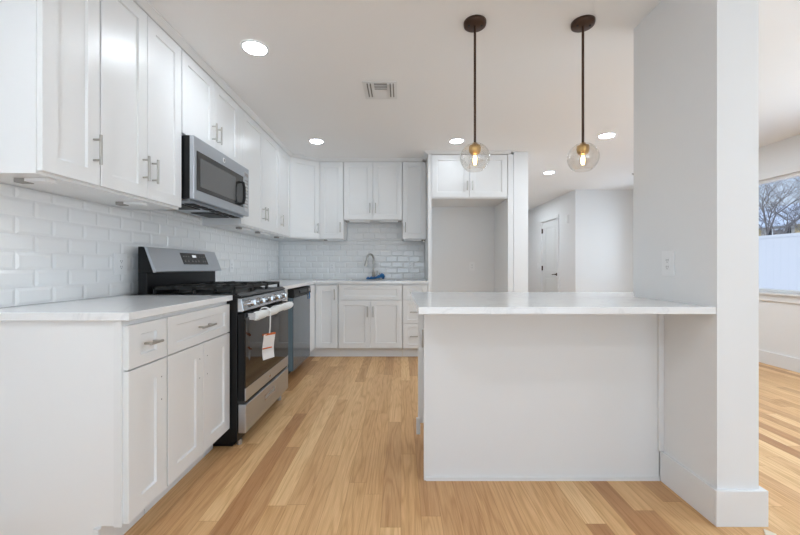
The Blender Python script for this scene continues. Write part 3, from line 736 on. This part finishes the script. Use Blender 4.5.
q.add([(-.20, 2.82, ZC-.006), (-.105, 2.82, ZC-.006), (-.105, 2.91, ZC-.016), (-.20, 2.91, ZC-.016), (-.20, 2.82, ZC-.004), (-.105, 2.82, ZC-.004), (-.105, 2.91, ZC-.004), (-.20, 2.91, ZC-.004)], [(0,1,2,3),(4,5,6,7),(0,1,5,4),(1,2,6,5),(2,3,7,6),(3,0,4,7)])
q.build('louver', M['trim'], v)
sm = thing('sprinkler_head', (3.39, 5.34, ZC), 'tiny round fitting on the ceiling near the far wall', 'ceiling fitting')
MB().lathe([(.022, 0), (.022, -.004), (.008, -.008), (.008, -.02), (0, -.02)], (3.39, 5.34, ZC-.0002), 16).build('fitting', M['grey'], sm)
# pendants
def pendant(x, y, label):
    t = thing('pendant_light', (x, y, ZC), label, 'pendant light', 'pendants over the peninsula')
    cn = MB().lathe([(0, -.024), (.052, -.024), (.060, -.020), (.062, -.012), (.062, -.0003), (0, -.0003)], (x, y, ZC), 36).build('canopy', M['bronze'], t)
    for sx in (-.035, .035): MB().lathe([(0, -.030), (.005, -.029), (.006, -.024)], (x+sx, y-.01, ZC), 12).build('screw', M['gap'], cn)
    MB().tube([(x, y, 1.762), (x, y, ZC-.024)], .0068, 12).build('rod', M['bronze'], t)
    MB().lathe([(0, .062), (.012, .062), (.018, .050), (.031, .045), (.033, .03), (.031, .012), (.022, -.002), (.016, -.003), (0, -.003)], (x, y, 1.709), 28).build('socket', M['brass'], t)
    r = .082; zc = 1.688; prof = []
    a0, a1 = math.radians(22), math.radians(147)
    for k in range(25):
        a = a0+(a1-a0)*k/24; prof.append((r*math.sin(a), r*math.cos(a)))
    for k in range(24, -1, -1):
        a = a0+(a1-a0)*k/24; prof.append(((r-.0022)*math.sin(a), (r-.0022)*math.cos(a)))
    prof.append(prof[0])
    MB().lathe(prof, (x, y, zc), 40).build('glass_globe', M['globe'], t)
    b = MB().lathe([(.012, .018), (.014, 0), (.019, -.022), (.0195, -.04), (.015, -.055), (.006, -.062), (0, -.063)], (x, y, 1.703), 20).build('bulb', M['globe'], t)
    fl = MB()
    for k in range(5):
        a = k*2*PI/5; fl.tube([(x+.004*math.cos(a), y+.004*math.sin(a), 1.700), (x+.010*math.cos(a), y+.010*math.sin(a), 1.682), (x+.007*math.cos(a), y+.007*math.sin(a), 1.650)], .0016, 6)
    fl.build('filament', M['fil'], b)
pendant(.410, 2.03, 'left pendant with bronze rod, brass socket and clear glass globe')
pendant(1.009, 2.03, 'right pendant with bronze rod, brass socket and clear glass globe')
# shim on the floor
q = MB().prism([(1.468, 1.475), (1.492, 1.506), (1.515, 1.478), (1.50, 1.455)], 0, .006)
tag(q.build('wood_scrap', M['shim']), 'small pale wood scrap on the floor by the short wall baseboard', 'wood scrap')

# ------------------------------------------------------------------ outside
struct('ground', bx(4.3, 60, -20, 70, -.6, -.5), M['snow'])
fn = thing('fence', (9, 8, -.5), 'white vinyl privacy fence outside the window', 'fence')
q = MB(); y = -4
while y < 22: q.box(9.0, 9.02, y, y+.174, -.45, 1.78); y += .176
q.build('boards', M['vinyl'], fn)
MB().box(8.98, 9.04, -4, 22, 1.78, 1.85).build('top_rail', M['vinyl'], fn)
hs = thing('house', (27, 26, -.5), 'yellow brick house beyond the fence with a snowy roof', 'house')
bx(25, 33, 14, 44, -.5, 3.75).build('wall', M['brick'], hs)
MB().add([(24.6, 13.4, 3.75), (33.4, 13.4, 3.75), (33.4, 44.6, 3.75), (24.6, 44.6, 3.75), (29, 16, 5.7), (29, 42, 5.7)], [(0,1,4), (1,2,5,4), (2,3,5), (3,0,4,5), (0,3,2,1)]).build('roof', M['snow'], hs)
for y in (19.5, 24.2, 29): 
    w = MB().box(24.95, 25, y-.42, y+.42, 2.5, 3.6).build('window', M['vinyl'], hs)
    bx(24.93, 24.95, y-.33, y+.33, 2.58, 3.50).build('pane', M['ventdark'], w)
    for s_ in (-.6, .6): bx(24.93, 25, y+s_-.14, y+s_+.14, 2.5, 3.6).build('shutter', M['iron'], w)
def tree(x, y, h, seed, label):
    r = random.Random(seed); mb = MB()
    def br(p, d, L, rad, lv):
        pts = [p]; dd = d.copy(); q_ = p.copy(); n = 4
        for i in range(n):
            dd = (dd + Vector((r.uniform(-.18,.18), r.uniform(-.18,.18), r.uniform(-.1,.12)))).normalized(); q_ = q_+dd*L/n; pts.append(q_.copy())
        mb.tube(pts, [rad*(1-.12*i) for i in range(n+1)], 5 if lv else 8, False)
        if lv >= 6: return
        k = 4 if lv < 2 else 3
        for j in range(k):
            b0 = pts[r.choice([2,3,4])] if lv else pts[r.choice([3,4])]
            a = r.uniform(0, 2*PI); side = Vector((math.cos(a), math.sin(a), r.uniform(-.1,.7)))
            nd = (dd*.75+side*.75).normalized(); br(b0, nd, L*r.uniform(.6,.85), rad*.55, lv+1)
    br(Vector((x, y, -.55)), Vector((0,0,1)), h*.27, .07, 0)
    tag(mb.build('bare_tree', M['bark']), label, 'tree', 'bare trees beyond the fence')
tree(12.5, 12.0, 8, 3, 'leafless tree just beyond the white fence, nearer of the two')
tree(20, 19.0, 9, 11, 'leafless tree in front of the yellow house, farther of the two')
for o in bpy.data.objects:
    if '_w' in o: del o['_w']
